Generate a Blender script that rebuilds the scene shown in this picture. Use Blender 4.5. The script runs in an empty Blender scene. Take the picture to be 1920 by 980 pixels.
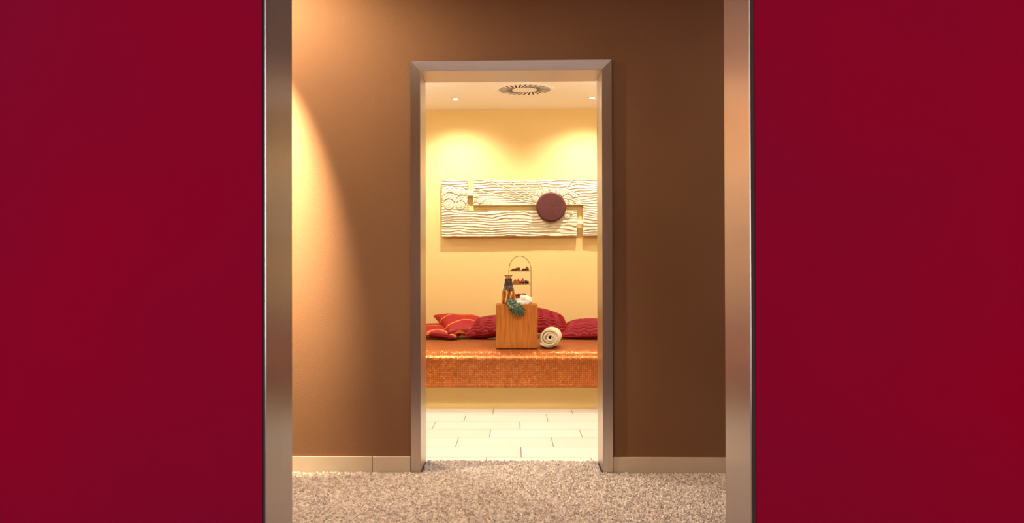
import bpy, bmesh, math, random
import numpy as np
from mathutils import Vector, Matrix

random.seed(7)
rng = np.random.default_rng(7)
PI = math.pi
S = bpy.context.scene
COL = S.collection

# ------------------------------------------------------------------ camera
EYE = 1.0949
cam_d = bpy.data.cameras.new('camera')
cam = bpy.data.objects.new('camera', cam_d)
COL.objects.link(cam)
cam_d.sensor_width = 36.0
cam_d.lens = 31.351
cam_d.shift_x = 39.76 / 1920
cam_d.clip_start = 0.05
cam.matrix_world = (Matrix.Translation((0, 0, EYE)) @ Matrix.Rotation(0.0257, 4, 'Z')
                    @ Matrix.Rotation(PI / 2 + 0.0073, 4, 'X') @ Matrix.Rotation(-0.0023, 4, 'Z'))
S.camera = cam

# ------------------------------------------------------------------ view
S.view_settings.view_transform = 'Standard'
S.view_settings.look = 'None'
S.view_settings.gamma = 1.0
S.view_settings.exposure = 0.0
S.view_settings.use_curve_mapping = False
S.cycles.use_denoising = True
S.cycles.max_bounces = 8
S.cycles.diffuse_bounces = 5
S.cycles.glossy_bounces = 4
S.cycles.sample_clamp_indirect = 6.0
S.cycles.caustics_reflective = False
S.cycles.caustics_refractive = False

# ------------------------------------------------------------------ world (everything is indoors, almost no light from outside)
W = bpy.data.worlds.new('world')
S.world = W
W.use_nodes = True
W.node_tree.nodes['Background'].inputs[0].default_value = (0.5, 0.45, 0.4, 1)
W.node_tree.nodes['Background'].inputs[1].default_value = 0.02

# ------------------------------------------------------------------ lights
WARM = (1.0, 0.82, 0.52)
WARM2 = (1.0, 0.925, 0.81)

def spot(name, loc, target, power, angle, blend, col, radius=0.03):
    d = bpy.data.lights.new(name, 'SPOT')
    d.energy = power; d.color = col; d.spot_size = math.radians(angle); d.spot_blend = blend
    d.shadow_soft_size = radius
    o = bpy.data.objects.new(name, d); COL.objects.link(o)
    o.location = loc
    o.rotation_euler = (Vector(target) - Vector(loc)).to_track_quat('-Z', 'Y').to_euler()
    return o

def area(name, loc, target, power, sx, sy, col):
    d = bpy.data.lights.new(name, 'AREA')
    d.energy = power; d.color = col; d.shape = 'RECTANGLE'; d.size = sx; d.size_y = sy
    o = bpy.data.objects.new(name, d); COL.objects.link(o)
    o.location = loc
    o.rotation_euler = (Vector(target) - Vector(loc)).to_track_quat('-Z', 'Y').to_euler()
    return o

CEIL = 2.552
LAMPS = [(-0.498, 7.655), (0.674, 7.655)]
# treatment room: two spotlights in view, further downlights beyond the door's edges
for i, (x, y) in enumerate(LAMPS):
    spot('ceiling_spot', (x, y, CEIL - 0.012), (x + (0.03 if i == 0 else -0.05), 8.16, 1.20), 84, 112, 1.0, WARM2, 0.015)
spot('room_downlight', (-0.86, 5.55, CEIL - 0.02), (-0.62, 5.36, 0), 165, 104, 0.8, WARM2, 0.03)
spot('room_downlight', (1.3, 5.9, CEIL - 0.02), (1.2, 5.9, 0), 70, 130, 0.9, WARM2, 0.04)
spot('room_downlight', (-1.7, 7.4, CEIL - 0.02), (-1.6, 7.5, 0), 70, 140, 0.9, WARM2, 0.04)
spot('room_downlight', (1.8, 7.4, CEIL - 0.02), (1.7, 7.5, 0), 70, 140, 0.9, WARM2, 0.04)
area('room_fill_light', (0.1, 5.45, CEIL - 0.06), (0.1, 6.6, 0.6), 34, 2.4, 0.5, WARM2)  # unseen panel added for the room's ambient light
area('room_fill_light', (-2.1, 6.6, 2.15), (-1.6, 6.6, 3.2), 16, 0.2, 2.4, WARM2)  # unseen uplight added to brighten the ceiling, left side
area('room_fill_light', (2.2, 6.6, 2.15), (1.7, 6.6, 3.2), 16, 0.2, 2.4, WARM2)  # its counterpart on the right, likewise added
# corridor: downlights left and right of the doorway, close to the brown wall
spot('corridor_downlight', (-1.54, 4.17, 2.87), (-1.43, 4.75, 1.70), 3500, 38, 1.0, WARM, 0.02)
spot('corridor_downlight', (-1.62, 4.22, 2.87), (-0.85, 4.78, 1.5), 270, 100, 0.9, WARM, 0.03)
spot('corridor_downlight', (2.1, 4.15, 2.87), (1.5, 4.75, 1.2), 34, 100, 1.0, WARM, 0.05)
area('corridor_ceiling_light', (0.2, 3.75, 2.87), (0.2, 3.5, 0), 16, 2.6, 0.3, (1.0, 0.84, 0.76))
spot('corridor_downlight', (-0.35, 3.35, 2.87), (-0.40, 4.0, 0), 170, 76, 1.0, (1.0, 0.90, 0.80), 0.08)
# the room the picture is taken from: unseen fill lights added left and right behind the camera
area('lobby_fill_light', (-2.6, -1.6, 1.5), (-0.6, 2.0, 1.0), 120, 1.2, 2.0, (0.80, 0.86, 1.0))
area('lobby_fill_light', (2.6, -1.6, 1.5), (0.6, 2.0, 1.0), 95, 1.2, 2.0, (1.0, 0.9, 0.86))

# ------------------------------------------------------------------ node helpers
def new_mat(name):
    m = bpy.data.materials.new(name); m.use_nodes = True
    nt = m.node_tree
    return m, nt, nt.nodes['Principled BSDF']

def N(nt, kind, **kw):
    n = nt.nodes.new(kind)
    for k, v in kw.items():
        setattr(n, k, v)
    return n

def lin(h):
    h = h.lstrip('#')
    o = []
    for i in (0, 2, 4):
        c = int(h[i:i + 2], 16) / 255
        o.append(c / 12.92 if c <= 0.04045 else ((c + 0.055) / 1.055) ** 2.4)
    return (*o, 1)

def coords(nt, scale=(1, 1, 1), kind='Object'):
    t = N(nt, 'ShaderNodeTexCoord'); mp = N(nt, 'ShaderNodeMapping')
    nt.links.new(t.outputs[kind], mp.inputs[0]); mp.inputs['Scale'].default_value = scale
    return mp.outputs[0]

def noise(nt, vec, scale, detail=3, rough=0.5):
    n = N(nt, 'ShaderNodeTexNoise'); n.inputs['Scale'].default_value = scale
    n.inputs['Detail'].default_value = detail; n.inputs['Roughness'].default_value = rough
    nt.links.new(vec, n.inputs['Vector']); return n.outputs['Fac']

def ramp(nt, fac, stops):
    r = N(nt, 'ShaderNodeValToRGB'); nt.links.new(fac, r.inputs[0])
    e = r.color_ramp.elements
    while len(e) < len(stops): e.new(0.5)
    for i, (p, c) in enumerate(stops):
        e[i].position = p; e[i].color = c
    return r.outputs[0]

def bump(nt, b, h, strength=0.3, dist=0.002):
    n = N(nt, 'ShaderNodeBump'); n.inputs['Strength'].default_value = strength
    n.inputs['Distance'].default_value = dist
    nt.links.new(h, n.inputs['Height']); nt.links.new(n.outputs[0], b.inputs['Normal']); return n

def paint(name, c1, c2, scale=1.2, grain=260, bs=0.35, rough=0.85, dist=0.002, spec=0.25):
    m, nt, b = new_mat(name)
    v = coords(nt)
    nt.links.new(ramp(nt, noise(nt, v, scale, 2), [(0.3, lin(c1)), (0.7, lin(c2))]), b.inputs['Base Color'])
    b.inputs['Roughness'].default_value = rough
    b.inputs['Specular IOR Level'].default_value = spec
    bump(nt, b, noise(nt, v, grain, 2), bs, dist)
    return m

def plain(name, c, rough=0.5, metal=0.0, grain=0, bs=0.2, dist=0.001, coat=0.0):
    m, nt, b = new_mat(name)
    v = coords(nt)
    cc = lin(c)
    d = tuple(x * 0.86 for x in cc[:3]) + (1,)
    nt.links.new(ramp(nt, noise(nt, v, 30, 2), [(0.3, d), (0.7, cc)]), b.inputs['Base Color'])
    b.inputs['Roughness'].default_value = rough; b.inputs['Metallic'].default_value = metal
    b.inputs['Coat Weight'].default_value = coat
    if grain: bump(nt, b, noise(nt, v, grain, 2), bs, dist)
    return m

M = {}
M['red'] = paint('red_wall_paint', '#7b001e', '#6d0624', 1.3, 330, 0.25, 0.95, 0.0015, 0.04)
M['brown'] = paint('brown_wall_plaster', '#80593c', '#795236', 1.5, 190, 0.4, 0.8, 0.0022, 0.35)
M['beige'] = paint('beige_wall_paint', '#bfa892', '#b8a08a')
M['yellow'] = paint('yellow_wall_plaster', '#ecce8c', '#e9ca86', 1.5, 180, 0.3, 0.85, 0.0015)
M['ceiling'] = paint('ceiling_paint', '#faf4e6', '#f7f0df', 1.5, 150, 0.2)
M['dark'] = plain('dark_gap', '#382624', 0.9)
M['slot'] = plain('dark_slot', '#160c06', 0.8)
M['subfloor'] = plain('screed', '#8a8075', 0.9)
M['base'] = paint('baseboard_tile', '#d0bba4', '#c9b49c', 8, 60, 0.1, 0.5)
M['grout'] = plain('grout', '#4a3c28', 0.9)

# brushed stainless steel
def steel(name, base, rough, aniso, fine=1.0):
    m, nt, b = new_mat(name)
    v = coords(nt, (600, 600, 6))
    f = noise(nt, v, 1.0, 3)
    nt.links.new(ramp(nt, f, [(0.25, tuple(x * 0.86 for x in base) + (1,)), (0.75, base + (1,))]), b.inputs['Base Color'])
    b.inputs['Metallic'].default_value = 1.0
    mr = N(nt, 'ShaderNodeMapRange')
    mr.inputs['To Min'].default_value = rough - 0.06; mr.inputs['To Max'].default_value = rough + 0.08
    nt.links.new(f, mr.inputs['Value']); nt.links.new(mr.outputs[0], b.inputs['Roughness'])
    b.inputs['Anisotropic'].default_value = aniso
    t = N(nt, 'ShaderNodeTangent', direction_type='RADIAL', axis='Z')
    nt.links.new(t.outputs[0], b.inputs['Tangent'])
    return m
M['steel'] = steel('brushed_steel', (0.64, 0.58, 0.55), 0.30, 0.8)
M['wire'] = plain('brass_wire', '#8a6a34', 0.3, 1.0)

# floor tile 60 x 30 cm, each row shifted 20 cm: brick built from maths so the joints sit where the fitter laid them
def tile_mat():
    m, nt, b = new_mat('floor_tile')
    t = N(nt, 'ShaderNodeTexCoord'); sep = N(nt, 'ShaderNodeSeparateXYZ')
    nt.links.new(t.outputs['Object'], sep.inputs[0])
    def math_(op, a, bb=None, c=None):
        n = N(nt, 'ShaderNodeMath', operation=op)
        for i, q in enumerate((a, bb, c)):
            if q is None: continue
            if isinstance(q, (int, float)): n.inputs[i].default_value = q
            else: nt.links.new(q, n.inputs[i])
        return n.outputs[0]
    y = math_('DIVIDE', math_('SUBTRACT', sep.outputs[1], 5.1707), 0.3)
    row = math_('FLOOR', y)
    fy = math_('FRACT', y)
    x0 = math_('SUBTRACT', sep.outputs[0], 0.0406)
    x1 = math_('DIVIDE', math_('ADD', x0, math_('MULTIPLY', row, -0.2)), 0.6)
    # row index grows away from the camera and the joints step 20 cm per row
    fx = math_('FRACT', x1); cx = math_('FLOOR', x1)
    ex = math_('MINIMUM', fx, math_('SUBTRACT', 1.0, fx)); ey = math_('MINIMUM', fy, math_('SUBTRACT', 1.0, fy))
    gx = math_('LESS_THAN', math_('MULTIPLY', ex, 0.6), 0.0024)
    gy = math_('LESS_THAN', math_('MULTIPLY', ey, 0.3), 0.0022)
    g = math_('MAXIMUM', gx, gy)
    comb = N(nt, 'ShaderNodeCombineXYZ'); nt.links.new(cx, comb.inputs[0]); nt.links.new(row, comb.inputs[1])
    wn = N(nt, 'ShaderNodeTexWhiteNoise', noise_dimensions='2D'); nt.links.new(comb.outputs[0], wn.inputs['Vector'])
    c = ramp(nt, wn.outputs['Value'], [(0.0, lin('#ddd4c4')), (1.0, lin('#e6ddcf'))])
    mx = N(nt, 'ShaderNodeMix', data_type='RGBA'); nt.links.new(g, mx.inputs['Factor'])
    nt.links.new(c, mx.inputs['A']); mx.inputs['B'].default_value = lin('#6a5634')
    nt.links.new(mx.outputs['Result'], b.inputs['Base Color'])
    b.inputs['Roughness'].default_value = 0.45
    return m
M['tile'] = tile_mat()

def carpet_mat():
    m, nt, b = new_mat('carpet_pile')
    v = coords(nt)
    vo = N(nt, 'ShaderNodeTexVoronoi'); vo.inputs['Scale'].default_value = 95
    nt.links.new(v, vo.inputs['Vector'])
    sp = N(nt, 'ShaderNodeSeparateColor'); nt.links.new(vo.outputs['Color'], sp.inputs[0])
    nt.links.new(ramp(nt, sp.outputs[0], [(0.0, lin('#8c7b70')), (0.45, lin('#b3a092')), (1.0, lin('#d8c8ba'))]), b.inputs['Base Color'])
    b.inputs['Roughness'].default_value = 1.0; b.inputs['Specular IOR Level'].default_value = 0.05
    b.inputs['Sheen Weight'].default_value = 0.2
    return m
M['carpet'] = carpet_mat()

def mosaic_mat():
    m, nt, b = new_mat('gold_glass_mosaic')
    t = N(nt, 'ShaderNodeTexCoord')
    mp = N(nt, 'ShaderNodeVectorMath', operation='SCALE'); mp.inputs['Scale'].default_value = 1 / 0.0152
    nt.links.new(t.outputs['UV'], mp.inputs[0])
    fl = N(nt, 'ShaderNodeVectorMath', operation='FLOOR'); nt.links.new(mp.outputs[0], fl.inputs[0])
    fr = N(nt, 'ShaderNodeVectorMath', operation='FRACTION'); nt.links.new(mp.outputs[0], fr.inputs[0])
    wn = N(nt, 'ShaderNodeTexWhiteNoise', noise_dimensions='2D'); nt.links.new(fl.outputs[0], wn.inputs['Vector'])
    sep = N(nt, 'ShaderNodeSeparateXYZ'); nt.links.new(fr.outputs[0], sep.inputs[0])
    def mth(op, a, bb):
        n = N(nt, 'ShaderNodeMath', operation=op)
        for i, q in enumerate((a, bb)):
            if isinstance(q, (int, float)): n.inputs[i].default_value = q
            else: nt.links.new(q, n.inputs[i])
        return n.outputs[0]
    e = mth('MINIMUM', mth('MINIMUM', sep.outputs[0], mth('SUBTRACT', 1.0, sep.outputs[0])),
            mth('MINIMUM', sep.outputs[1], mth('SUBTRACT', 1.0, sep.outputs[1])))
    g = mth('LESS_THAN', e, 0.07)
    c = ramp(nt, wn.outputs['Value'], [(0.0, lin('#b66430')), (0.5, lin('#c47037')), (1.0, lin('#d68642'))])
    mx = N(nt, 'ShaderNodeMix', data_type='RGBA'); nt.links.new(g, mx.inputs['Factor'])
    nt.links.new(c, mx.inputs['A']); mx.inputs['B'].default_value = lin('#a05c30')
    nt.links.new(mx.outputs['Result'], b.inputs['Base Color'])
    b.inputs['Metallic'].default_value = 0.65
    rr = mth('ADD', mth('MULTIPLY', g, 0.4), 0.30); nt.links.new(rr, b.inputs['Roughness'])
    # each little tile sits at its own slight tilt
    geo = N(nt, 'ShaderNodeNewGeometry')
    sub = N(nt, 'ShaderNodeVectorMath', operation='SUBTRACT'); nt.links.new(wn.outputs['Color'], sub.inputs[0]); sub.inputs[1].default_value = (0.5, 0.5, 0.5)
    sc = N(nt, 'ShaderNodeVectorMath', operation='SCALE'); nt.links.new(sub.outputs[0], sc.inputs[0]); sc.inputs['Scale'].default_value = 0.15
    ad = N(nt, 'ShaderNodeVectorMath', operation='ADD'); nt.links.new(geo.outputs['Normal'], ad.inputs[0]); nt.links.new(sc.outputs[0], ad.inputs[1])
    nm = N(nt, 'ShaderNodeVectorMath', operation='NORMALIZE'); nt.links.new(ad.outputs[0], nm.inputs[0])
    nt.links.new(nm.outputs[0], b.inputs['Normal'])
    return m
M['mosaic'] = mosaic_mat()

def wood(name, a, bcol, c):
    m, nt, b = new_mat(name)
    v = coords(nt, (58, 58, 2.6))
    f = noise(nt, v, 1.6, 6, 0.65)
    v2 = coords(nt, (220, 220, 9))
    f2 = noise(nt, v2, 1.0, 3)
    mx = N(nt, 'ShaderNodeMath', operation='MULTIPLY_ADD'); mx.inputs[1].default_value = 0.3
    nt.links.new(f2, mx.inputs[0]); nt.links.new(f, mx.inputs[2])
    nt.links.new(ramp(nt, mx.outputs[0], [(0.48, lin(a)), (0.66, lin(bcol)), (0.85, lin(c))]), b.inputs['Base Color'])
    b.inputs['Roughness'].default_value = 0.5
    bump(nt, b, f2, 0.15, 0.0006)
    return m
M['oak'] = wood('honey_oak', '#94500f', '#b5691c', '#c97e2a')
M['plaster'] = plain('cream_plaster', '#e2d5b4', 0.75, 0, 240, 0.2)
M['disc'] = plain('maroon_disc', '#5a2018', 0.6, 0, 90, 0.3)
M['towel'] = plain('cream_terry', '#efdcb8', 1.0, 0, 420, 0.8, 0.003)
M['maroon'] = plain('maroon_satin', '#8c1018', 0.55, 0, 160, 0.3)

M['maroon'].node_tree.nodes['Principled BSDF'].inputs['Specular IOR Level'].default_value = 0.25
def patterned():
    m, nt, b = new_mat('red_patterned_silk')
    v = coords(nt)
    w = N(nt, 'ShaderNodeTexWave', wave_type='RINGS'); w.inputs['Scale'].default_value = 1.9
    w.inputs['Distortion'].default_value = 9; w.inputs['Detail'].default_value = 1.5; w.inputs['Detail Scale'].default_value = 1.4
    nt.links.new(v, w.inputs['Vector'])
    nt.links.new(ramp(nt, w.outputs['Fac'], [(0.0, lin('#8e0910')), (0.955, lin('#940b12')), (0.975, lin('#cf6a26')), (1.0, lin('#dc8434'))]), b.inputs['Base Color'])
    b.inputs['Roughness'].default_value = 0.55; b.inputs['Specular IOR Level'].default_value = 0.3
    bump(nt, b, noise(nt, v, 220, 2), 0.15, 0.001)
    return m
M['silk'] = patterned()

def vase_mat():
    m, nt, b = new_mat('amber_glazed_vase')
    t = N(nt, 'ShaderNodeTexCoord')
    w = N(nt, 'ShaderNodeTexWave', wave_type='BANDS', bands_direction='X'); w.inputs['Scale'].default_value = 8
    w.inputs['Distortion'].default_value = 5; w.inputs['Detail'].default_value = 1
    nt.links.new(t.outputs['Object'], w.inputs['Vector'])
    c1 = ramp(nt, w.outputs['Fac'], [(0.0, lin('#7a3a0c')), (0.45, lin('#a9621a')), (0.85, lin('#bf7c28')), (1.0, lin('#efd79a'))])
    vo = N(nt, 'ShaderNodeTexVoronoi'); vo.inputs['Scale'].default_value = 130; nt.links.new(t.outputs['Object'], vo.inputs['Vector'])
    c2 = ramp(nt, vo.outputs['Distance'], [(0.0, lin('#3a1c1c')), (0.5, lin('#2c1618')), (0.75, lin('#8a6a68'))])
    sep = N(nt, 'ShaderNodeSeparateXYZ'); nt.links.new(t.outputs['Object'], sep.inputs[0])
    nz = noise(nt, t.outputs['Object'], 38, 2)
    a = N(nt, 'ShaderNodeMath', operation='MULTIPLY_ADD'); a.inputs[1].default_value = 0.10
    nt.links.new(nz, a.inputs[0]); nt.links.new(sep.outputs[2], a.inputs[2])
    g = N(nt, 'ShaderNodeMath', operation='GREATER_THAN'); g.inputs[1].default_value = 0.152
    nt.links.new(a.outputs[0], g.inputs[0])
    mx = N(nt, 'ShaderNodeMix', data_type='RGBA'); nt.links.new(g.outputs[0], mx.inputs['Factor'])
    nt.links.new(c1, mx.inputs['A']); nt.links.new(c2, mx.inputs['B'])
    nt.links.new(mx.outputs['Result'], b.inputs['Base Color'])
    b.inputs['Roughness'].default_value = 0.14; b.inputs['Coat Weight'].default_value = 0.6
    return m
M['vase'] = vase_mat()

def glass(name, c, rough=0.05):
    m, nt, b = new_mat(name)
    b.inputs['Base Color'].default_value = lin(c); b.inputs['Transmission Weight'].default_value = 0.85
    b.inputs['Roughness'].default_value = rough; b.inputs['IOR'].default_value = 1.45
    return m
M['glass'] = glass('amber_glass', '#e8c890')

def leaf_mat():
    m, nt, b = new_mat('leaf_green')
    v = coords(nt)
    nt.links.new(ramp(nt, noise(nt, v, 26, 2), [(0.35, lin('#1d3a24')), (0.6, lin('#3d5c3c')), (0.8, lin('#6d8560'))]), b.inputs['Base Color'])
    b.inputs['Roughness'].default_value = 0.3; b.inputs['Coat Weight'].default_value = 0.3
    return m
M['leaf'] = leaf_mat()
M['vein'] = plain('leaf_vein', '#7f9068', 0.45)
M['petal'] = plain('white_spathe', '#f4efe0', 0.35, 0, 60, 0.1, 0.001, 0.3)
M['spadix'] = plain('yellow_spadix', '#d9cf86', 0.6)
M['berry'] = plain('dark_berry', '#6e0f1c', 0.3, 0, 300, 0.5, 0.001, 0.4)
M['strawberry'] = plain('strawberry_red', '#c4231c', 0.3, 0, 500, 0.5, 0.001, 0.4)
M['orange'] = plain('orange_flesh', '#f0991e', 0.35, 0, 200, 0.3, 0.001, 0.3)
M['blackberry'] = plain('blackberry', '#2a1518', 0.3, 0, 400, 0.5, 0.001, 0.4)
M['peach'] = plain('pale_fruit', '#e8b08a', 0.4)
M['white_metal'] = plain('white_metal', '#f2ead8', 0.45)

def emit(name, c, s):
    m, nt, b = new_mat(name)
    b.inputs['Base Color'].default_value = (1, 1, 1, 1)
    b.inputs['Emission Color'].default_value = (*c, 1); b.inputs['Emission Strength'].default_value = s
    return m
M['bulb'] = emit('halogen_bulb', (1.0, 0.93, 0.8), 250)

# ------------------------------------------------------------------ mesh helpers
def box(bm, a, b):
    x0, y0, z0 = a; x1, y1, z1 = b
    v = [bm.verts.new(p) for p in ((x0, y0, z0), (x1, y0, z0), (x1, y1, z0), (x0, y1, z0),
                                   (x0, y0, z1), (x1, y0, z1), (x1, y1, z1), (x0, y1, z1))]
    for f in ((0, 3, 2, 1), (4, 5, 6, 7), (0, 1, 5, 4), (1, 2, 6, 5), (2, 3, 7, 6), (3, 0, 4, 7)):
        bm.faces.new([v[i] for i in f])

def obj(name, bm, mat, parent=None, smooth=False, bevel=0, seg=2, loc=None, kind=None):
    if bevel:
        bmesh.ops.bevel(bm, geom=bm.edges[:], offset=bevel, segments=seg, affect='EDGES', clamp_overlap=True)
    bmesh.ops.recalc_face_normals(bm, faces=bm.faces[:])
    me = bpy.data.meshes.new(name); bm.to_mesh(me); bm.free()
    if smooth:
        for p in me.polygons: p.use_smooth = True
    me.materials.append(mat)
    o = bpy.data.objects.new(name, me); COL.objects.link(o)
    if parent is not None: o.parent = parent
    if loc is not None: o.location = loc
    if kind: o['kind'] = kind
    return o

def struct(name, boxes, mat, parent=None, bevel=0):
    bm = bmesh.new()
    for a, b in boxes: box(bm, a, b)
    return obj(name, bm, mat, parent, bevel=bevel, kind=None if parent else 'structure')

def thing(name, label, cat, loc=(0, 0, 0), rot=(0, 0, 0), group=None, kind=None):
    o = bpy.data.objects.new(name, None); COL.objects.link(o)
    o.empty_display_size = 0.05
    o.location = loc; o.rotation_euler = rot
    tag(o, label, cat, group)
    if kind: o['kind'] = kind
    return o

def tag(o, label, cat, group=None):
    o['label'] = label; o['category'] = cat
    if group: o['group'] = group
    return o

def lathe(bm, prof, n=32, mat4=None):
    rings = []
    for r, z in prof:
        if r < 1e-5: rings.append([bm.verts.new((0, 0, z))])
        else: rings.append([bm.verts.new((r * math.cos(2 * PI * i / n), r * math.sin(2 * PI * i / n), z)) for i in range(n)])
    for A, B in zip(rings, rings[1:]):
        for i in range(n):
            j = (i + 1) % n
            if len(A) == 1 and len(B) == 1: continue
            if len(A) == 1: bm.faces.new((A[0], B[j], B[i]))
            elif len(B) == 1: bm.faces.new((A[i], A[j], B[0]))
            else: bm.faces.new((A[i], A[j], B[j], B[i]))

def tube(bm, pts, r, n=8, closed=False):
    pts = [Vector(p) for p in pts]; rings = []
    prev = None
    for i, p in enumerate(pts):
        a = pts[(i - 1) % len(pts)] if (i > 0 or closed) else p
        b = pts[(i + 1) % len(pts)] if (i < len(pts) - 1 or closed) else p
        t = (b - a).normalized()
        if prev is None:
            up = Vector((0, 0, 1)) if abs(t.z) < 0.9 else Vector((1, 0, 0))
            u = t.cross(up).normalized()
        else:
            u = (prev - t * prev.dot(t)).normalized()
        prev = u; w = t.cross(u)
        rr = r[i] if isinstance(r, (list, tuple)) else r
        rings.append([bm.verts.new(p + (u * math.cos(2 * PI * k / n) + w * math.sin(2 * PI * k / n)) * rr) for k in range(n)])
    m = len(rings)
    for i in range(m if closed else m - 1):
        A, B = rings[i], rings[(i + 1) % m]
        for k in range(n):
            bm.faces.new((A[k], A[(k + 1) % n], B[(k + 1) % n], B[k]))
    if not closed:
        bm.faces.new(rings[0][::-1]); bm.faces.new(rings[-1])

def mesh_from_grid(name, P, mat, parent=None, uv=None, kind=None, mask=None):
    """P: (nv, nu, 3) array of points"""
    nv, nu = P.shape[:2]
    me = bpy.data.meshes.new(name)
    idx = np.arange(nv * nu).reshape(nv, nu)
    q = np.stack([idx[:-1, :-1], idx[:-1, 1:], idx[1:, 1:], idx[1:, :-1]], -1)
    if mask is not None: q = q[mask]
    q = q.reshape(-1, 4)
    me.from_pydata(P.reshape(-1, 3).tolist(), [], q.tolist())
    if uv is not None:
        L = me.uv_layers.new(name='UVMap')
        U = uv.reshape(-1, 2)[q.reshape(-1)]
        L.data.foreach_set('uv', U.astype(np.float32).reshape(-1))
    me.polygons.foreach_set('use_smooth', [True] * len(me.polygons))
    me.materials.append(mat); me.update()
    o = bpy.data.objects.new(name, me); COL.objects.link(o)
    if parent is not None: o.parent = parent
    if kind: o['kind'] = kind
    return o

def smooth_noise(X, Y, sx, sy, seed, octs=3):
    """value noise on arrays"""
    out = np.zeros_like(X); amp = 1.0; tot = 0
    for o in range(octs):
        r = np.random.default_rng(seed + o * 17)
        T = r.random((64, 64))
        x = X / sx * 2 ** o; y = Y / sy * 2 ** o
        xi = np.floor(x).astype(int); yi = np.floor(y).astype(int)
        fx = x - xi; fy = y - yi
        fx = fx * fx * (3 - 2 * fx); fy = fy * fy * (3 - 2 * fy)
        a = T[yi % 64, xi % 64]; b = T[yi % 64, (xi + 1) % 64]
        c = T[(yi + 1) % 64, xi % 64]; d = T[(yi + 1) % 64, (xi + 1) % 64]
        out += amp * ((a * (1 - fx) + b * fx) * (1 - fy) + (c * (1 - fx) + d * fx) * fy)
        tot += amp; amp *= 0.5
    return out / tot

# ================================================================== ROOM SHELL
XL, XR = -0.4963, 0.4692          # clear opening of both doorways
DY = 4.733                        # face of the far door's casing
DZ = 2.1443                       # clear height
WY = 4.752                        # face of the brown wall
WB = 5.010                        # its back
NL, NR = -0.4975, 0.4680          # clear opening of the near portal
NY, NB = 1.786, 1.975             # red wall faces
GL, GR = 0.0085, 0.0105           # joint between steel portal and red wall

struct('wall_front', [((-3.2, NY, 0), (NL - 0.002 - GL, NB, 2.98)), ((NR + 0.002 + GR, NY, 0), (3.2, NB, 2.98)),
                      ((NL - 0.002 - GL, NY, DZ + 0.01), (NR + 0.002 + GR, NB, 2.98))], M['red'])
struct('wall_near', [((-2.35, NB, 0), (NL - 0.056, NB + 0.006, 2.9)), ((NR + 0.056, NB, 0), (2.6, NB + 0.006, 2.9)), ((NL - 0.056, NB, DZ + 0.056), (NR + 0.056, NB + 0.006, 2.9))], M['beige'])
struct('joint_shade_1', [((NL - 0.002 - GL, NY + 0.003, 0), (NL - 0.002, NB, DZ)), ((NR + 0.002, NY + 0.003, 0), (NR + 0.002 + GR, NB, DZ))], M['dark'])  # strips filling the joint, the gap's shade put into their dark colour
struct('wall_middle', [((-3.2, WY, 0), (XL - 0.003, WB, 2.98)), ((XR + 0.003, WY, 0), (3.2, WB, 2.98)),
                       ((XL - 0.003, WY, DZ + 0.003), (XR + 0.003, WB, 2.98))], M['brown'])
struct('wall_back', [((-2.4, 8.2, -0.1), (2.5, 8.35, 2.98))], M['yellow'])
struct('wall_left', [((-2.45, WB, -0.1), (-2.3, 8.2, 2.98))], M['yellow'])
struct('wall_right', [((2.4, WB, -0.1), (2.55, 8.2, 2.98))], M['yellow'])
struct('wall_side', [((-2.5, NB, -0.1), (-2.35, WY, 2.98))], M['brown'])
struct('wall_side', [((2.6, NB, -0.1), (2.75, WY, 2.98))], M['brown'])
struct('ceiling', [((-2.4, WB, CEIL), (2.5, 8.3, CEIL + 0.1))], M['ceiling'])
struct('ceiling', [((-2.45, NB, 2.9), (2.7, WY, 3.0))], M['ceiling'])
struct('ceiling', [((-3.3, -3.1, 2.7), (3.3, NY, 2.8))], M['ceiling'])
struct('wall_rear', [((-3.3, -3.2, -0.1), (3.3, -3.05, 2.98))], M['ceiling'])
struct('wall_side', [((-3.35, -3.1, -0.1), (-3.2, NB, 2.98))], M['red'])
struct('wall_side', [((3.2, -3.1, -0.1), (3.35, NB, 2.98))], M['red'])
struct('floor', [((-2.4, 5.035, -0.12), (2.5, 8.3, 0.0))], M['tile'])
struct('floor', [((-3.3, -3.1, -0.12), (3.3, 5.034, -0.012))], M['subfloor'])

# baseboards: tile skirting on the brown wall
bz = 0.092
struct('baseboard_left', [((-2.35, WY - 0.012, -0.012), (-0.7575, WY, bz)), ((-0.7545, WY - 0.012, -0.012), (-0.5525, WY, bz))], M['base'], bevel=0.0012)
struct('baseboard_left', [((-0.7575, WY - 0.004, -0.012), (-0.7545, WY, bz - 0.001))], M['grout'])
struct('baseboard_right', [((0.5235, WY - 0.012, -0.012), (1.16, WY, bz)), ((1.163, WY - 0.012, -0.012), (2.6, WY, bz))], M['base'], bevel=0.0012)

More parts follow.
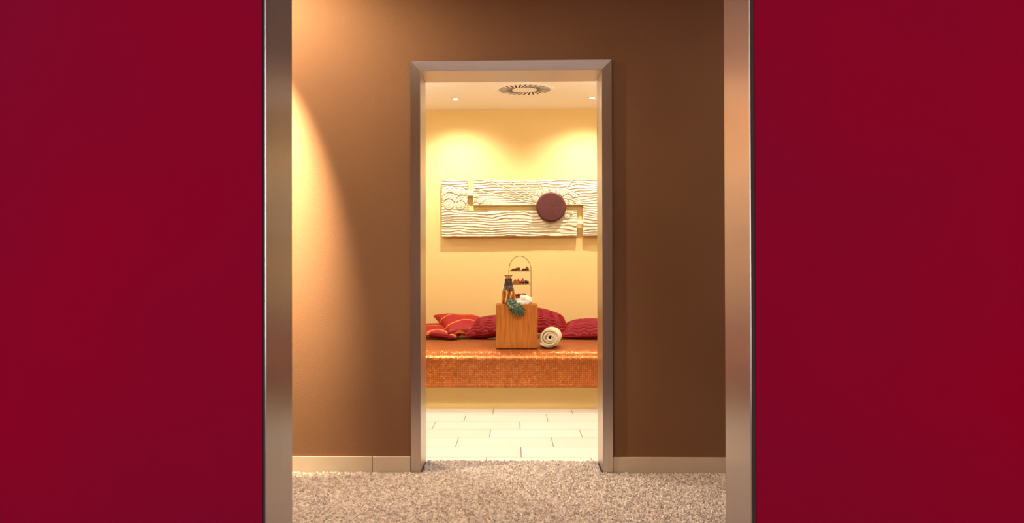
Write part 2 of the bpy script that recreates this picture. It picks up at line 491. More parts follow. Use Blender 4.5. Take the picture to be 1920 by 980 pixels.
# steel portals: jambs (sheet lining plus casing flanges on both sides) and lintel
def portal(name, label, xl, xr, y0, y1, zt, face, flange_near=True, flange_far=True, wall0=None, wall1=None):
    p = bpy.data.objects.new(name, None); COL.objects.link(p); p['kind'] = 'structure'; p['label'] = label
    t = 0.0022
    def section(e):
        """closed outline (outward distance, y) of the bent sheet"""
        pts = [(0, y0)]
        pts += [(e, y0), (e, wall0), (t, wall0)] if flange_near else [(t, y0)]
        pts += [(t, wall1), (e, wall1), (e, y1)] if flange_far else [(t, y1)]
        return pts + [(0, y1)]
    def extrude(bm, ring0, ring1):
        a = [bm.verts.new(q) for q in ring0]; b = [bm.verts.new(q) for q in ring1]
        n = len(a)
        for i in range(n): bm.faces.new((a[i], a[(i + 1) % n], b[(i + 1) % n], b[i]))
        bm.faces.new(a[::-1]); bm.faces.new(b)
    for s, x in ((-1, xl), (1, xr)):
        bm = bmesh.new(); P_ = section(face)
        # upper end cut on the mitre
        extrude(bm, [(x + s * d, y, -0.012) for d, y in P_], [(x + s * d, y, zt + d - 0.0002) for d, y in P_])
        obj('jamb', bm, M['steel'], p, bevel=0.0011, seg=2)
    bm = bmesh.new(); P_ = section(face)
    extrude(bm, [(xl - d + 0.0002, y, zt + d) for d, y in P_], [(xr + d - 0.0002, y, zt + d) for d, y in P_])
    obj('lintel', bm, M['steel_h'], p, bevel=0.0011, seg=2)
    return p
# horizontal grain for the lintel
def steel_h():
    m = M['steel'].copy(); m.name = 'brushed_steel_horizontal'
    nt = m.node_tree
    for n in nt.nodes:
        if n.type == 'MAPPING': n.inputs['Scale'].default_value = (6, 600, 600)
        if n.type == 'TANGENT': n.axis = 'X'
    return m
M['steel_h'] = steel_h()
portal('door_1', 'brushed steel portal framing the doorway in the brown wall', XL, XR, DY, 5.029, DZ, 0.0525, True, True, WY, WB)
portal('door_2', 'brushed steel portal between the red walls', NL, NR, 1.7794, 1.991, DZ, 0.0525, False, True, NY, NB)

# ================================================================== CARPET
def carpet():
    st = 0.0036
    xs = np.arange(-1.25, 1.25, st); ys = np.arange(3.55, 5.030, st)
    X, Y = np.meshgrid(xs, ys)
    cell = 0.0108
    n1, n2 = int(2.6 / cell) + 4, int(1.6 / cell) + 4
    r = np.random.default_rng(3)
    JX, JY, JH = r.random((n2, n1)), r.random((n2, n1)), r.random((n2, n1))
    gx = (X + 1.28) / cell; gy = (Y - 3.5) / cell
    ix = np.floor(gx).astype(int); iy = np.floor(gy).astype(int)
    best = np.full(X.shape, 9.0); bh = np.zeros_like(X)
    for dy in (-1, 0, 1):
        for dx in (-1, 0, 1):
            cx = np.clip(ix + dx, 0, n1 - 1); cy = np.clip(iy + dy, 0, n2 - 1)
            d = np.hypot(gx - cx - JX[cy, cx], gy - cy - JY[cy, cx])
            m = d < best; best = np.where(m, d, best); bh = np.where(m, JH[cy, cx], bh)
    Z = 0.004 + np.clip(1 - best * 1.15, 0, 1) ** 0.6 * (0.007 + 0.011 * bh) + r.random(X.shape) * 0.0022
    Z += (smooth_noise(X, Y, 0.09, 0.09, 5, 2) - 0.5) * 0.006
    Z = np.maximum(Z, 0.001) - 0.004
    inside = ((X > XL + 0.004) & (X < XR - 0.004)) | (Y < WY - 0.014)
    mask = (inside[:-1, :-1] & inside[1:, 1:] & inside[:-1, 1:] & inside[1:, :-1])
    P = np.stack([X, Y, Z], -1)
    o = mesh_from_grid('carpet', P, M['carpet'], kind='stuff', mask=mask)
    tag(o, 'beige shaggy carpet covering the corridor floor up to the tiled room', 'carpet')
    bm = bmesh.new(); bm.from_mesh(o.data)
    for a, b in (((-2.35, 1.98, -0.012), (-1.25, WY - 0.001, 0.001)), ((1.245, 1.98, -0.012), (2.6, WY - 0.001, 0.001)), ((-1.25, 1.98, -0.012), (1.245, 3.56, 0.001))):
        box(bm, a, b)
    bm.to_mesh(o.data); bm.free()
    for p in o.data.polygons: p.use_smooth = False
carpet()

# ================================================================== MOSAIC BENCH
bench = thing('heated_bench', 'long built-in lounging bench of small gold and copper mosaic tiles against the yellow wall', 'bench', (0, 6.87, 0))
prof = []
for k in range(7):                                   # tucked-under lower lip
    a = -PI / 2 + (PI / 2) * k / 6
    prof.append((0.030 - 0.030 * math.cos(a), 0.205 + 0.034 * math.sin(a)))
prof = [(0.115, 0.171)] + prof
prof += [(0.0, 0.25), (0.0, 0.30), (0.0, 0.345)]
for k in range(1, 13):                               # big rounded nose
    a = (PI / 2) * k / 12
    prof.append((0.105 - 0.105 * math.cos(a), 0.372 + 0.087 * math.sin(a)))
prof += [(0.2, 0.4610), (0.44, 0.4630), (0.55, 0.468), (0.65, 0.474), (0.8, 0.479), (1.0, 0.483), (1.328, 0.485)]
prof = np.array(prof)
prof_b = prof[22:]
arc = np.concatenate([[0], np.cumsum(np.hypot(*np.diff(prof, axis=0).T))])
xs = np.linspace(-2.29, 2.39, 60)
P = np.zeros((len(prof), len(xs), 3)); UV = np.zeros((len(prof), len(xs), 2))
for i in range(len(prof)):
    P[i, :, 0] = xs; P[i, :, 1] = prof[i, 0]; P[i, :, 2] = prof[i, 1]
    UV[i, :, 0] = xs + 5; UV[i, :, 1] = arc[i]
mesh_from_grid('mosaic_seat', P, M['mosaic'], bench, UV)
bm = bmesh.new(); box(bm, (-2.29, 0.089, 0.0), (2.39, 1.325, 0.172)); obj('plinth', bm, M['yellow'], bench)

# ================================================================== WALL RELIEF
art = thing('wall_relief', 'long cream plaster wall relief of waves, clouds and a sunrise in two interlocking panels', 'wall art', (0.106, 8.2, 1.64))
U = 0.00487
def ax(px): return (px - 1033.5) * U + 0.341
def az(py): return 1.646 - (py - 388) * U
def relief(X, Z, which):
    """height field of the carving; X, Z in metres in the wall plane"""
    warp = smooth_noise(X + 5, Z + 5, 0.20, 0.070, 11, 3) * 1.9 + smooth_noise(X + 5, Z + 5, 0.9, 0.2, 41, 2) * 2.5
    sp = 0.0225
    ph = Z / sp + warp
    fr = ph - np.floor(ph)
    dep = smooth_noise(X + 5, Z + 5, 0.22, 0.03, 77, 2)
    A = 0.004 + 0.011 * dep
    # every wave leans back towards its crest and is undercut below: light from above leaves a thin dark line
    H = 0.006 + A * np.where(fr < 0.86, 1 - fr / 0.86, (fr - 0.86) / 0.14)
    if which == 'top':
        # calmer water bottom left of the sun
        k = np.clip((az(366) + (X - ax(900)) * -0.20 - Z) / 0.02, 0, 1) * (X < ax(1010))
        H = H * (1 - k) + k * (0.010 + 0.003 * smooth_noise(X + 5, Z + 5, 0.3, 0.05, 9, 2))
        cx, cz = ax(1033.5), az(388)
        dx, dz = X - cx, Z - cz
        for tx, ty in ((888, 353), (912, 336), (949, 336), (976, 336), (1006, 336), (1074, 338)):
            vx, vz = ax(tx) - cx, az(ty) - cz
            L = math.hypot(vx, vz); vx /= L; vz /= L
            along = dx * vx + dz * vz; off = (dx * vz - dz * vx) / U
            r = (along > 0) & (along < L)
            # a beam: flat raised bar with a sharp cut along one side
            H = np.where(r & (np.abs(off) < 1.3), 0.016, H)
            cut = np.clip(1 - np.abs(off - 1.4) / 0.8, 0, 1)
            H = np.where(r, H - 0.014 * cut, H)
    if which == 'top':
        cl = [(1010, 366, 8), (1006, 373, 7), (1016, 363, 8), (1045, 360, 8), (1034, 358.5, 8.5), (1024, 360, 8), (1058, 361, 9.5),
              (1073, 371, 12), (1064, 374, 10), (1080, 380, 10), (1069, 382, 8), (1060, 379, 7),
              (892, 366, 6), (891, 375, 6), (902, 377, 8), (914, 381, 8), (893, 384, 6), (904, 385, 5)]
    else:
        cl = [(843.5, 359, 13), (865, 359, 9.5), (843.5, 372, 12.5), (866.5, 376, 11), (842, 382, 10.5), (864, 384, 9),
              (1071, 398, 5.5), (1061, 399, 6.5), (1064, 405, 6)]
    for px, py, r in cl:
        d = np.hypot(X - ax(px), Z - az(py)) / (r * U)
        low = az(393 if which == 'low' and px < 900 else py + r * 0.8)
        ins = (d < 1.06) & (Z > low)
        ff = (d * 3.0) % 1.0
        h = 0.013 + 0.005 * (1 - d) + 0.0065 * np.where(ff < 0.84, 1 - ff / 0.84, (ff - 0.84) / 0.16)
        h = h - 0.014 * np.clip(1 - np.abs(d - 1.0) / 0.11, 0, 1)
        H = np.where(ins, h, H)
    return H
def panel(px0, px1, py0, py1, which, hole):
    """grid of the panel's carved face with a skirt down to the board"""
    st = 0.0026
    x0, x1, z0, z1 = ax(px0), ax(px1), az(py1), az(py0)
    nx = int(round((x1 - x0) / st)) + 1; nz = int(round((z1 - z0) / st)) + 1
    X, Z = np.meshgrid(np.linspace(x0, x1, nx), np.linspace(z0, z1, nz))
    keep = ~hole(X, Z)
    H = relief(X, Z, which)
    # distance-to-edge skirt
    k2 = np.pad(keep, 1, constant_values=False)
    edge = keep & ~(k2[:-2, 1:-1] & k2[2:, 1:-1] & k2[1:-1, :-2] & k2[1:-1, 2:] & k2[:-2, :-2] & k2[2:, 2:] & k2[:-2, 2:] & k2[2:, :-2])
    Yv = np.where(edge, -0.036, -0.044 - H)
    P = np.stack([X - 0.106, Yv, Z - 1.64], -1)
    mask = keep[:-1, :-1] & keep[1:, 1:] & keep[:-1, 1:] & keep[1:, :-1]
    return mesh_from_grid('panel', P, M['plaster'], art, mask=mask)
p1 = panel(828, 1082.3, 336.3, 442, 'low', lambda X, Z: (X > ax(877.3)) & (Z > az(393.3)))
p2 = panel(887, 1141.5, 336.0, 441.5, 'top', lambda X, Z: (X < ax(1093)) & (Z < az(384)))
def board(par, boxes):
    bm = bmesh.new()
    for (a, b, c, d) in boxes:
        box(bm, (ax(a) - 0.106, -0.0385, az(d) - 1.64), (ax(b) - 0.106, -0.012, az(c) - 1.64))
        # spacers back to the wall
    obj('backing_board', bm, M['plaster'], par)
    bm = bmesh.new()
    for (a, b, c, d) in boxes:
        m = 8
        box(bm, (ax(a + m) - 0.106, -0.014, az(d - m) - 1.64), (ax(b - m) - 0.106, 0.0, az(c + m) - 1.64))
    obj('wall_mount', bm, M['dark'], par)
board(p1, [(828.3, 877, 336.6, 441.7), (877, 1082, 393.6, 441.7)])
board(p2, [(887.3, 1141.2, 336.3, 383.7), (1093.3, 1141.2, 383.7, 441.2)])
for a, b, c, d in ((876.5, 888, 354.5, 366), (1081.5, 1094, 412, 421)):
    bm = bmesh.new(); box(bm, (ax(a) - 0.106, -0.058, az(d) - 1.64), (ax(b) - 0.106, -0.03, az(c) - 1.64))
    obj('connecting_peg', bm, M['plaster'], art, bevel=0.006, seg=3)
# sun disc: wound rings
bm = bmesh.new()
R = 0.1345
prof = [(0.0, 0.040)]
for k in range(1, 15):
    r = R * 0.93 * k / 14
    prof.append((r - R * 0.93 / 28, 0.043)); prof.append((r, 0.0375))
prof += [(R * 0.975, 0.037), (R, 0.030), (R, 0.0), (0, 0.0)]
lathe(bm, prof, 72)
for v in bm.verts:                                   # the rings run a little wild
    a = math.atan2(v.co.y, v.co.x); r = math.hypot(v.co.x, v.co.y)
    if 0.005 < r < R * 0.94 and v.co.z > 0.03:
        k = 1 + 0.05 * math.sin(2 * a) * (1 - r / R)
        v.co.x *= k; v.co.y *= k; v.co.x += 0.012 * (1 - r / R)
        v.co.z += 0.0006 * math.sin(7 * a + 3 * math.sin(r * 260))
d = obj('sun_disc', bm, M['disc'], art, smooth=True)
d.location = (0.341 - 0.106, -0.0655, 1.646 - 1.64); d.rotation_euler = (PI / 2, 0, 0)

# ================================================================== PEDESTAL BOX
BX0, BX1, BY0, BY1, BZ0, BZ1 = -0.140, 0.1855, 6.98, 7.30, 0.4635, 0.8085
bm = bmesh.new(); box(bm, (BX0, BY0, BZ0), (BX1, BY1, BZ1))
tag(obj('wooden_pedestal', bm, M['oak'], bevel=0.0025), 'square honey-coloured wooden block standing on the mosaic bench edge', 'pedestal')

# ================================================================== VASE
vase = thing('vase', 'amber and gold glazed vase with dark beaded neck on the wooden block', 'vase', (-0.042, 7.08, BZ1))
bm = bmesh.new()
lathe(bm, [(0, 0), (0.040, 0.0), (0.052, 0.006), (0.0575, 0.022), (0.0585, 0.040), (0.056, 0.062), (0.051, 0.090), (0.045, 0.115),
           (0.037, 0.140), (0.030, 0.160), (0.0265, 0.176), (0.0245, 0.190), (0.0245, 0.200), (0.020, 0.2), (0.02, 0.16), (0, 0.15)], 40)
obj('body', bm, M['vase'], vase, smooth=True)
bm = bmesh.new()
lathe(bm, [(0.0205, 0.197), (0.0205, 0.208), (0.023, 0.216), (0.030, 0.224), (0.0355, 0.228), (0.0355, 0.2305), (0.029, 0.229), (0.020, 0.220), (0.017, 0.208), (0.017, 0.197), (0.0205, 0.197)], 40)
obj('rim', bm, M['glass'], vase, smooth=True)
bm = bmesh.new()
for row, (r, z) in enumerate(((0.0265, 0.196), (0.0262, 0.187), (0.027, 0.178), (0.0285, 0.169), (0.031, 0.160), (0.034, 0.151))):
    n = int(2 * PI * r / 0.0095)
    for i in range(n):
        a = 2 * PI * (i + 0.5 * (row % 2)) / n
        bmesh.ops.create_icosphere(bm, subdivisions=1, radius=0.0043, matrix=Matrix.Translation((r * math.cos(a), r * math.sin(a), z)))
b_ = obj('bead_collar', bm, M['blackberry'], vase, smooth=True); b_['label'] = 'dark beaded collar around the neck'

# ================================================================== TIERED STAND
sx, sy = 0.050, 7.203
stand = thing('tiered_stand', 'thin brass wire stand with arched handle and three fruit plates on the wooden block', 'tiered stand', (sx, sy, BZ1))
hw = 0.0895
pts = [(-hw, 0, 0.004)] + [(-hw, 0, 0.05 * k) for k in range(1, 6)]
for k in range(0, 25):
    a = PI - PI * k / 24
    pts.append((hw * math.cos(a), 0, 0.265 + 0.118 * math.sin(a)))
pts += [(hw, 0, 0.05 * k) for k in range(5, 0, -1)] + [(hw, 0, 0.004)]
bm = bmesh.new(); tube(bm, pts, 0.0024, 8)
for s in (-1, 1):
    tube(bm, [(s * hw, -0.03, 0.0025), (s * hw, 0.05, 0.0025)], 0.0025, 6)
obj('arched_handle', bm, M['wire'], stand, smooth=True)
TIER = [0.262, 0.155, 0.048]
for z in TIER:
    bm = bmesh.new()
    lathe(bm, [(0, 0), (0.074, 0.0), (0.081, 0.003), (0.081, 0.006), (0.075, 0.0045), (0, 0.0025)], 40)
    pl = obj('plate', bm, M['glass'], stand, smooth=True); pl.location = (0, 0, z)
    bm = bmesh.new()
    ring = [(0.084 * math.cos(2 * PI * k / 40), 0.084 * math.sin(2 * PI * k / 40), -0.001) for k in range(40)]
    tube(bm, ring, 0.0026, 6, closed=True)
    tube(bm, [(-hw, 0, -0.001), (hw, 0, -0.001)], 0.002, 6)
    obj('plate_ring', bm, M['wire'], pl, smooth=True)

# fruit
def strawberry(loc, h, rot, label, group, mat='strawberry'):
    bm = bmesh.new()
    n = 7
    lathe(bm, [(0, 0)] + [(h * 0.42 * math.sin(PI * (k / 8) ** 0.62) * (1 - 0.15 * k / 8) + 0.0005, h * k / 8) for k in range(1, 8)] + [(0, h)], 14)
    o = obj('strawberry', bm, M[mat], smooth=True); o.location = loc; o.rotation_euler = rot
    return tag(o, label, 'strawberry', group)
def wedge(loc, r, rotz, label, group):
    bm = bmesh.new()
    n = 10; vs = []
    for y in (-r * 0.32, r * 0.32):
        vs.append([bm.verts.new((r * math.cos(PI * k / n) * 1.25, y * (0.35 + 0.65 * math.sin(PI * k / n)), r * math.sin(PI * k / n))) for k in range(n + 1)])
    for k in range(n): bm.faces.new((vs[0][k], vs[0][k + 1], vs[1][k + 1], vs[1][k]))
    bm.faces.new(vs[0]); bm.faces.new(vs[1][::-1]); bm.faces.new((vs[0][0], vs[1][0], vs[1][-1], vs[0][-1]))
    o = obj('orange_wedge', bm, M['orange'], bevel=0.001); o.location = loc; o.rotation_euler = (0, 0, rotz)
    return tag(o, label, 'orange wedge', group)
def cluster(name, loc, r, mat, label, group, cat):
    bm = bmesh.new()
    rr = random.Random(hash(loc) & 255)
    bmesh.ops.create_icosphere(bm, subdivisions=2, radius=r * 0.8, matrix=Matrix.Translation((0, 0, r * 0.9)))
    for i in range(26):
        z = 1 - 2 * (i + 0.5) / 26; a = i * 2.39996; q = math.sqrt(1 - z * z)
        bmesh.ops.create_icosphere(bm, subdivisions=1, radius=r * 0.24, matrix=Matrix.Translation((q * math.cos(a) * r * .78, q * math.sin(a) * r * .78, r * 0.95 + z * r * .78)))
    o = obj(name, bm, M[mat], smooth=True); o.location = loc
    return tag(o, label, cat, group)
def slice_(loc, r, rot, label, group):
    """half-moon slice of dark red fruit with a paler cut face"""
    bm = bmesh.new(); n = 12
    A = [bm.verts.new((r * math.cos(PI * k / n), -r * 0.28, r * 0.95 * math.sin(PI * k / n))) for k in range(n + 1)]
    B = [bm.verts.new((r * 0.8 * math.cos(PI * k / n), r * 0.28, r * 0.8 * math.sin(PI * k / n))) for k in range(n + 1)]
    for k in range(n): bm.faces.new((A[k], A[k + 1], B[k + 1], B[k]))
    bm.faces.new(A); bm.faces.new(B[::-1]); bm.faces.new((A[0], B[0], B[-1], A[-1]))
    o = obj('plum_slice', bm, M['berry'], bevel=0.0012); o.location = loc; o.rotation_euler = rot
    return tag(o, label, 'fruit slice', group)
T = [BZ1 + z + 0.0045 for z in TIER]
g1, g2, g3 = 'fruit on the top tier', 'fruit on the middle tier', 'red fruit on the bottom tier'
slice_((sx - 0.055, sy - 0.02, T[0]), 0.017, (0.2, -0.35, 0.3), 'dark red fruit slice at the left end of the top tier', g1)
slice_((sx - 0.034, sy - 0.03, T[0]), 0.017, (-0.2, 0.2, -0.4), 'dark red fruit slice with pale cut edge, second from left on top tier', g1)
cluster('dark_berry', (sx - 0.010, sy - 0.02, T[0]), 0.0135, 'berry', 'round dark red berry just left of the gap on the top tier', g1, 'berry')
cluster('dark_berry', (sx - 0.024, sy - 0.005, T[0]), 0.012, 'berry', 'dark red berry between the slices and the gap on the top tier', g1, 'berry')
slice_((sx + 0.030, sy - 0.03, T[0]), 0.018, (0.1, 0.1, 0.2), 'dark red fruit slice just right of the gap on the top tier', g1)
strawberry((sx + 0.053, sy - 0.015, T[0]), 0.034, (0.1, 0.15, 0), 'upright dark strawberry, tallest fruit on the right of the top tier', g1, 'berry')
cluster('dark_berry', (sx + 0.064, sy - 0.032, T[0]), 0.0105, 'berry', 'small dark berry at the right end of the top tier', g1, 'berry')
cluster('dark_berry', (sx - 0.068, sy - 0.02, T[1]), 0.010, 'berry', 'small dark berry at the left end of the middle tier', g2, 'berry')
strawberry((sx - 0.042, sy - 0.005, T[1]), 0.040, (0, 0.12, 0), 'pointed strawberry behind the orange wedge on the middle tier', g2)
wedge((sx - 0.032, sy - 0.042, T[1]), 0.021, 0.05, 'orange wedge lying at the front of the middle tier', g2)
strawberry((sx - 0.012, sy - 0.015, T[1]), 0.040, (0, -0.1, 0), 'pointed strawberry just right of the orange wedge on the middle tier', g2)
cluster('dark_berry', (sx + 0.003, sy - 0.035, T[1]), 0.011, 'berry', 'dark berry at the centre front of the middle tier', g2, 'berry')
strawberry((sx + 0.022, sy - 0.02, T[1]), 0.045, (0.05, 0.02, 0), 'tallest orange-red strawberry right of centre on the middle tier', g2)
cluster('dark_berry', (sx + 0.027, sy - 0.045, T[1]), 0.011, 'berry', 'dark berry in front of the tallest strawberry on the middle tier', g2, 'berry')
strawberry((sx + 0.046, sy - 0.01, T[1]), 0.034, (0, 0.1, 0), 'dark upright berry right of the tallest strawberry on the middle tier', g2, 'blackberry')
cluster('blackberry', (sx + 0.062, sy - 0.025, T[1]), 0.0125, 'blackberry', 'black berry at the right end of the middle tier', g2, 'berry')
for k, (dx, dy, h, lab) in enumerate(((-0.052, -0.035, 0.024, 'small red berry at the left end of the bottom tier, beside the vase'),
                        (-0.034, -0.02, 0.028, 'second red berry from the left on the bottom tier'),
                        (-0.015, -0.03, 0.034, 'third red berry from the left on the bottom tier'),
                        (0.004, -0.015, 0.033, 'red berry at the middle of the bottom tier, above the white flower'),
                        (0.022, -0.03, 0.034, 'red berry right of the middle on the bottom tier'),
                        (0.040, -0.02, 0.032, 'red berry at the right end of the bottom tier'))):
    strawberry((sx + dx, sy + dy, T[2]), h, (0, 0.1 * (-1) ** k, 0), lab, g3, 'strawberry' if k in (3, 4) else 'berry')

# ================================================================== ANTHURIUM
fl = thing('anthurium_flower', 'white heart-shaped anthurium bloom lying on the wooden block before the tiered stand', 'flower', (0.074, 7.0, 0.844), (math.radians(-14), 0, 0))
nr, na = 9, 48
P = np.zeros((nr, na + 1, 3))
for i in range(nr):
    s = i / (nr - 1)
    for k in range(na + 1):
        a = 2 * PI * k / na
        # heart outline, notch to the upper left, drawn wide
        r = 1 - 0.42 * math.exp(-((((a - 2.45 + PI) % (2 * PI)) - PI) / 0.30) ** 2) + 0.10 * math.cos(a + 0.5)
        x = 0.0635 * r * math.cos(a) * s; z = 0.041 * r * math.sin(a) * s
        y = -0.010 * math.sin(s * PI) - 0.006 * s * math.cos(3 * a) + 0.004 * math.cos(9 * a) * s * s
        P[i, k] = (x, y, z)
sp = mesh_from_grid('spathe', P, M['petal'], fl)
md = sp.modifiers.new('solid', 'SOLIDIFY'); md.thickness = 0.0015
bm = bmesh.new(); tube(bm, [(-0.014, -0.006, -0.004), (0.0, -0.016, 0.002), (0.012, -0.022, 0.008), (0.022, -0.024, 0.014)], [0.0028, 0.0034, 0.003, 0.0016], 8)
obj('spadix', bm, M['spadix'], fl, smooth=True)
bm = bmesh.new(); tube(bm, [(-0.016, 0.0, -0.004), (-0.04, 0.012, -0.02), (-0.075, 0.02, -0.028)], 0.0022, 8)
obj('stem', bm, M['vein'], fl, smooth=True)

# ================================================================== MONSTERA LEAF
lf = thing('monstera_leaf', 'dark green split monstera leaf hanging over the front edge of the wooden block', 'leaf', (-0.03, 6.965, 0.80))
def leaf_y(z):                                        # the leaf lies on the top edge and hangs down the front
    top = 0.8085 - 0.80
    return -0.006 - 0.012 * math.sin(min(max((top - z) / 0.09, 0), 1) * PI) + max(0, (z - top)) * 0.45
A0 = Vector((-0.020, 0.045)); A1 = Vector((0.108, -0.040))   # midrib ends in (x, z)
def mid(t):
    t *= 0.96
    p = A0.lerp(A1, t); p.y -= 0.020 * math.sin(t * PI); return p
bm = bmesh.new()
vb = bmesh.new()
tube(vb, [(mid(t / 10).x, leaf_y(mid(t / 10).y) - 0.003, mid(t / 10).y) for t in range(10)], [0.0017 - 0.0001 * k for k in range(10)], 6)
for side in (-1, 1):
    nl = 7
    for k in range(nl):
        t0 = k / nl + 0.004; t1 = (k + 1) / nl - (0.012 if k > 0 else 0.0)
        L = [0.036, 0.050, 0.057, 0.058, 0.054, 0.046, 0.034][k] * (1.0 if side < 0 else 0.85)
        d0 = (mid(1) - mid(0)).normalized(); nrm = Vector((-d0.y, d0.x)) * side
        dirv = (nrm + d0 * (0.15 + 0.11 * k)).normalized()
        rows = []
        ns = 8
        for i in range(ns + 1):
            s = i / ns
            row = []
            for j in range(5):
                q = j / 4
                base = mid(t0 + (t1 - t0) * q)
                w = 1.0 + 0.75 * s * (1 - 0.35 * s)
                c = (mid(t0) + mid(t1)) / 2
                ln = L * s * (1 - 0.28 * (abs(q - 0.45) * 2) ** 2 * s)
                p = c + (base - c) * w + dirv * ln + d0 * 0.010 * s * s
                y = leaf_y(p.y) - 0.004 * math.sin(s * PI) + 0.003 * math.cos(q * 2 * PI) * s
                row.append(bm.verts.new((p.x, y, p.y)))
            rows.append(row)
        for i in range(ns):
            for j in range(4):
                bm.faces.new((rows[i][j], rows[i][j + 1], rows[i + 1][j + 1], rows[i + 1][j]))
        tube(vb, [tuple(rows[i][2].co + Vector((0, -0.0012, 0))) for i in range(ns)], [0.0009 - 0.00007 * i for i in range(ns)], 5)
lb = obj('blade', bm, M['leaf'], lf, smooth=True)
md = lb.modifiers.new('solid', 'SOLIDIFY'); md.thickness = 0.0012; md.offset = 0
obj('veins', vb, M['vein'], lf, smooth=True)

# ================================================================== TOWEL
def towel():
    bm = bmesh.new()
    turns = 3.6; n = 170; th = 0.0178; r0 = 0.009
    Lx = 0.30
    cl = []
    for i in range(n + 1):
        a = 2 * PI * turns * i / n
        r = r0 + (0.0735 - r0) * (i / n)
        ox = -0.012 * (i / n)
        cl.append((ox + r * 1.13 * math.cos(-a + 1.2), r * math.sin(-a + 1.2) * (1.0 + 0.05 * math.sin(a * 0.5))))
    # loose end lies flat under the roll
    ex, ez = cl[-1]
    def ring(inner):
        out = []
        for i in range(len(cl)):
            p = Vector(cl[i]); q = Vector(cl[min(i + 1, len(cl) - 1)]); o = Vector(cl[max(i - 1, 0)])
            t = (q - o).normalized(); nn = Vector((t.y, -t.x))
            out.append(p + nn * th * (0.5 if inner else -0.5))
        return out
    I, O = ring(True), ring(False)
    depth = [0, 0.006, 0.05, 0.15, 0.25, 0.30]
    rows = []
    for di, y in enumerate(depth):
        k = 0.84 if di in (0, len(depth) - 1) else 1.0
        a = []
        for P_, Q_ in zip(I, O):
            c = (P_ + Q_) / 2
            a.append((c + (P_ - c) * k, c + (Q_ - c) * k))
        rows.append([(bm.verts.new((p.x, y + 0.004 * math.sin(i * 0.21), p.y)), bm.verts.new((q.x, y + 0.004 * math.sin(i * 0.21), q.y))) for i, (p, q) in enumerate(a)])
    for r0_, r1_ in zip(rows, rows[1:]):
        for i in range(len(r0_) - 1):
            for s in (0, 1):
                bm.faces.new((r0_[i][s], r0_[i + 1][s], r1_[i + 1][s], r1_[i][s]))
        for i in (0, -1):
            bm.faces.new((r0_[i][0], r0_[i][1], r1_[i][1], r1_[i][0]))
    for r_ in (rows[0], rows[-1]):
        for i in range(len(r_) - 1):
            bm.faces.new((r_[i][0], r_[i + 1][0], r_[i + 1][1], r_[i][1]))
    o = obj('rolled_towel', bm, M['towel'], smooth=True)
    return o
tw = towel()
tw.location = (0.287, 6.995, 0.4635 + 0.082); tw.rotation_euler = (0, 0, math.radians(-6))
tag(tw, 'cream towel rolled up, lying on the bench right against the wooden block', 'towel')

# ================================================================== CUSHIONS
def cushion(name, label, loc, rot, size, thick, mat, group, quilt=False, seed=1, sag=0.0):
    n = 110 if quilt else 40
    u = np.linspace(-1, 1, n + 1)
    Uu, Vv = np.meshgrid(u, u)
    ins = 1 - 0.10 * (1 - np.abs(Vv) ** 1.0) * 1.0                  # sides pulled in, corners stick out
    ins2 = 1 - 0.10 * (1 - np.abs(Uu) ** 1.0)
    X = Uu * size / 2 * (0.93 + 0.07 * np.abs(Vv) ** 2.5)
    Y = Vv * size / 2 * (0.93 + 0.07 * np.abs(Uu) ** 2.5)
    prof_ = ((1 - np.abs(Uu) ** 2.4).clip(0) * (1 - np.abs(Vv) ** 2.4).clip(0)) ** 0.42
    puff = thick / 2 * prof_
    wr = (smooth_noise(X + 3, Y + 3, 0.12, 0.12, seed, 3) - 0.5) * 0.022 * prof_
    bend = -sag * (Uu ** 2)
    if quilt:
        ph = (Y / 0.036 + 0.9 * smooth_noise(X + 3, Y + 3, 0.1, 0.1, seed + 3, 2)) * 2 * PI
        zig = X / 0.05 * PI
        q = (np.abs(np.sin(ph / 2 + 0.7 * np.sin(zig)))) ** 0.6
        puff_t = puff + (q - 0.6) * 0.05 * prof_
    else:
        puff_t = puff
    root = thing(name, label, 'cushion', loc, rot, group)
    top = np.stack([X, Y, puff_t + wr + bend], -1)
    bot = np.stack([X, Y, -puff * 0.8 + wr * 0.5 + bend], -1)
    # one closed cover
    me = bpy.data.meshes.new('cover')
    N1 = (n + 1) ** 2
    idx = np.arange(N1).reshape(n + 1, n + 1)
    qa = np.stack([idx[:-1, :-1], idx[:-1, 1:], idx[1:, 1:], idx[1:, :-1]], -1).reshape(-1, 4)
    me.from_pydata(np.concatenate([top.reshape(-1, 3), bot.reshape(-1, 3)]).tolist(), [], np.concatenate([qa, qa[:, ::-1] + N1]).tolist())
    bm = bmesh.new(); bm.from_mesh(me); bmesh.ops.remove_doubles(bm, verts=bm.verts, dist=0.0006); bm.to_mesh(me); bm.free()
    for p in me.polygons: p.use_smooth = True
    me.materials.append(mat)
    o = bpy.data.objects.new('cover', me); COL.objects.link(o); o.parent = root
    # piping
    m_ = n // 2
    ed = [top[0, i] for i in range(0, n, 2)] + [top[i, n] for i in range(0, n, 2)] + [top[n, i] for i in range(n, 0, -2)] + [top[i, 0] for i in range(n, 0, -2)]
    bm = bmesh.new(); tube(bm, [tuple(e) for e in ed], 0.0035, 6, closed=True)
    obj('piping', bm, mat, root, smooth=True)
    return root
R = math.radians
GC = 'cushions along the back of the bench'
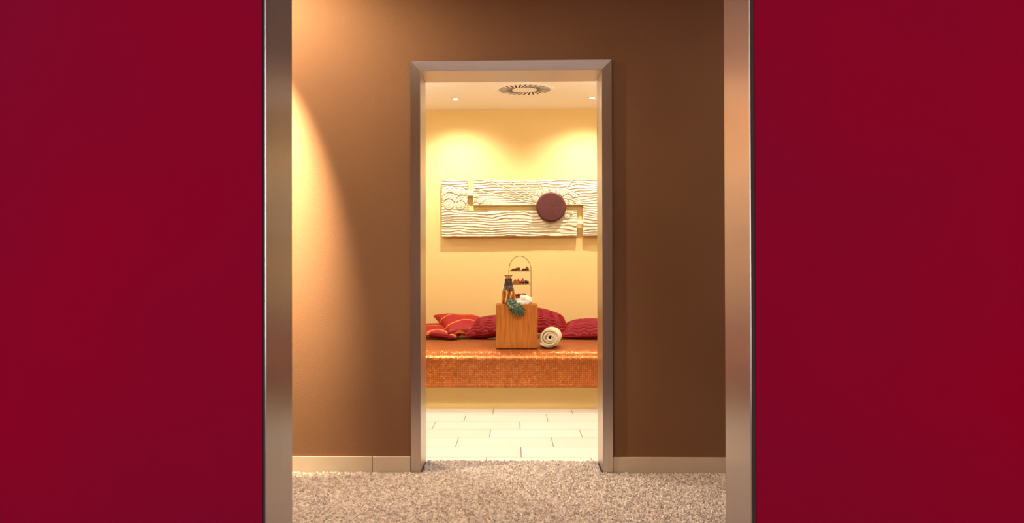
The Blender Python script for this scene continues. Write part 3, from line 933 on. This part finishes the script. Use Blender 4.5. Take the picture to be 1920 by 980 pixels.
C = [cushion('cushion', 'red silk cushion with orange pattern lying flat at the far left of the bench', (-0.66, 7.86, 0.525), (R(5), R(4), R(-14)), 0.46, 0.115, M['silk'], GC, False, 2),
     cushion('cushion', 'red silk cushion with orange pattern propped on top of the flat one', (-0.440, 7.93, 0.590), (R(17), R(3), R(24)), 0.45, 0.135, M['silk'], GC, False, 5),
     cushion('cushion', 'maroon ruched cushion to the left of the wooden block', (-0.200, 7.84, 0.558), (R(11), R(-7), R(-8)), 0.42, 0.16, M['maroon'], GC, True, 8),
     cushion('cushion', 'maroon ruched cushion behind the rolled towel, sloping down to the right', (0.26, 7.92, 0.590), (R(19), R(13), R(10)), 0.46, 0.15, M['maroon'], GC, True, 12),
     cushion('cushion', 'maroon ruched cushion at the far right of the bench', (0.655, 7.85, 0.550), (R(10), R(-2), R(-10)), 0.46, 0.13, M['maroon'], GC, True, 21)]
bpy.context.view_layer.update()
for k, c in enumerate(C):                             # rest each on the bench, clear of the wall
    pts_ = [c.matrix_world @ v.co for ch in c.children for v in ch.data.vertices]
    gap = min(p.z - float(np.interp(p.y - 6.87, prof_b[:, 0], prof_b[:, 1])) for p in pts_)
    if k != 1: c.location.z -= gap - 0.002
    c.location.y -= max(0, max(p.y for p in pts_) - 8.196)
    print('cushion', k, round(gap, 3))

# ================================================================== CEILING VENT AND LAMPS
vent = thing('ceiling_vent', 'round swirl-slotted air vent in the pale ceiling', 'air vent', (0.092, 7.27, CEIL))
bm = bmesh.new(); lathe(bm, [(0, -0.006), (0.235, -0.006), (0.243, -0.003), (0.246, 0.0), (0, 0.0)], 64)
obj('faceplate', bm, M['ceiling'], vent, smooth=False)
RV = 0.212
for k in range(30):
    a = 2 * PI * k / 30 + 0.05
    c = Vector((math.cos(a), math.sin(a))) * RV * 0.735
    dd = a + R(21)
    u = Vector((math.cos(dd), math.sin(dd))) * RV * 0.27; w = Vector((-math.sin(dd), math.cos(dd))) * 0.0062
    bm = bmesh.new()
    vs = [c - u - w, c + u - w, c + u + w, c - u + w]
    lo = [bm.verts.new((p.x, p.y, -0.0072)) for p in vs]; hi = [bm.verts.new((p.x, p.y, -0.004)) for p in vs]
    bm.faces.new(lo[::-1]); bm.faces.new(hi)
    for i in range(4): bm.faces.new((lo[i], lo[(i + 1) % 4], hi[(i + 1) % 4], hi[i]))
    obj('slot', bm, M['slot'], vent)
for (x, y), lab in zip(LAMPS, ('small recessed ceiling spotlight on the left, above the cloud panel', 'small recessed ceiling spotlight on the right, beside the door jamb')):
    L = thing('ceiling_spotlight', lab, 'ceiling light', (x, y, CEIL), group='recessed spotlights in the ceiling')
    bm = bmesh.new(); lathe(bm, [(0.020, -0.001), (0.022, -0.006), (0.036, -0.005), (0.040, 0.0), (0.020, 0.0), (0.020, -0.001)], 32)
    obj('trim_ring', bm, M['white_metal'], L, smooth=True)
    bm = bmesh.new(); lathe(bm, [(0, -0.003), (0.021, -0.003), (0.021, 0), (0, 0)], 24)
    obj('bulb', bm, M['bulb'], L, smooth=True)
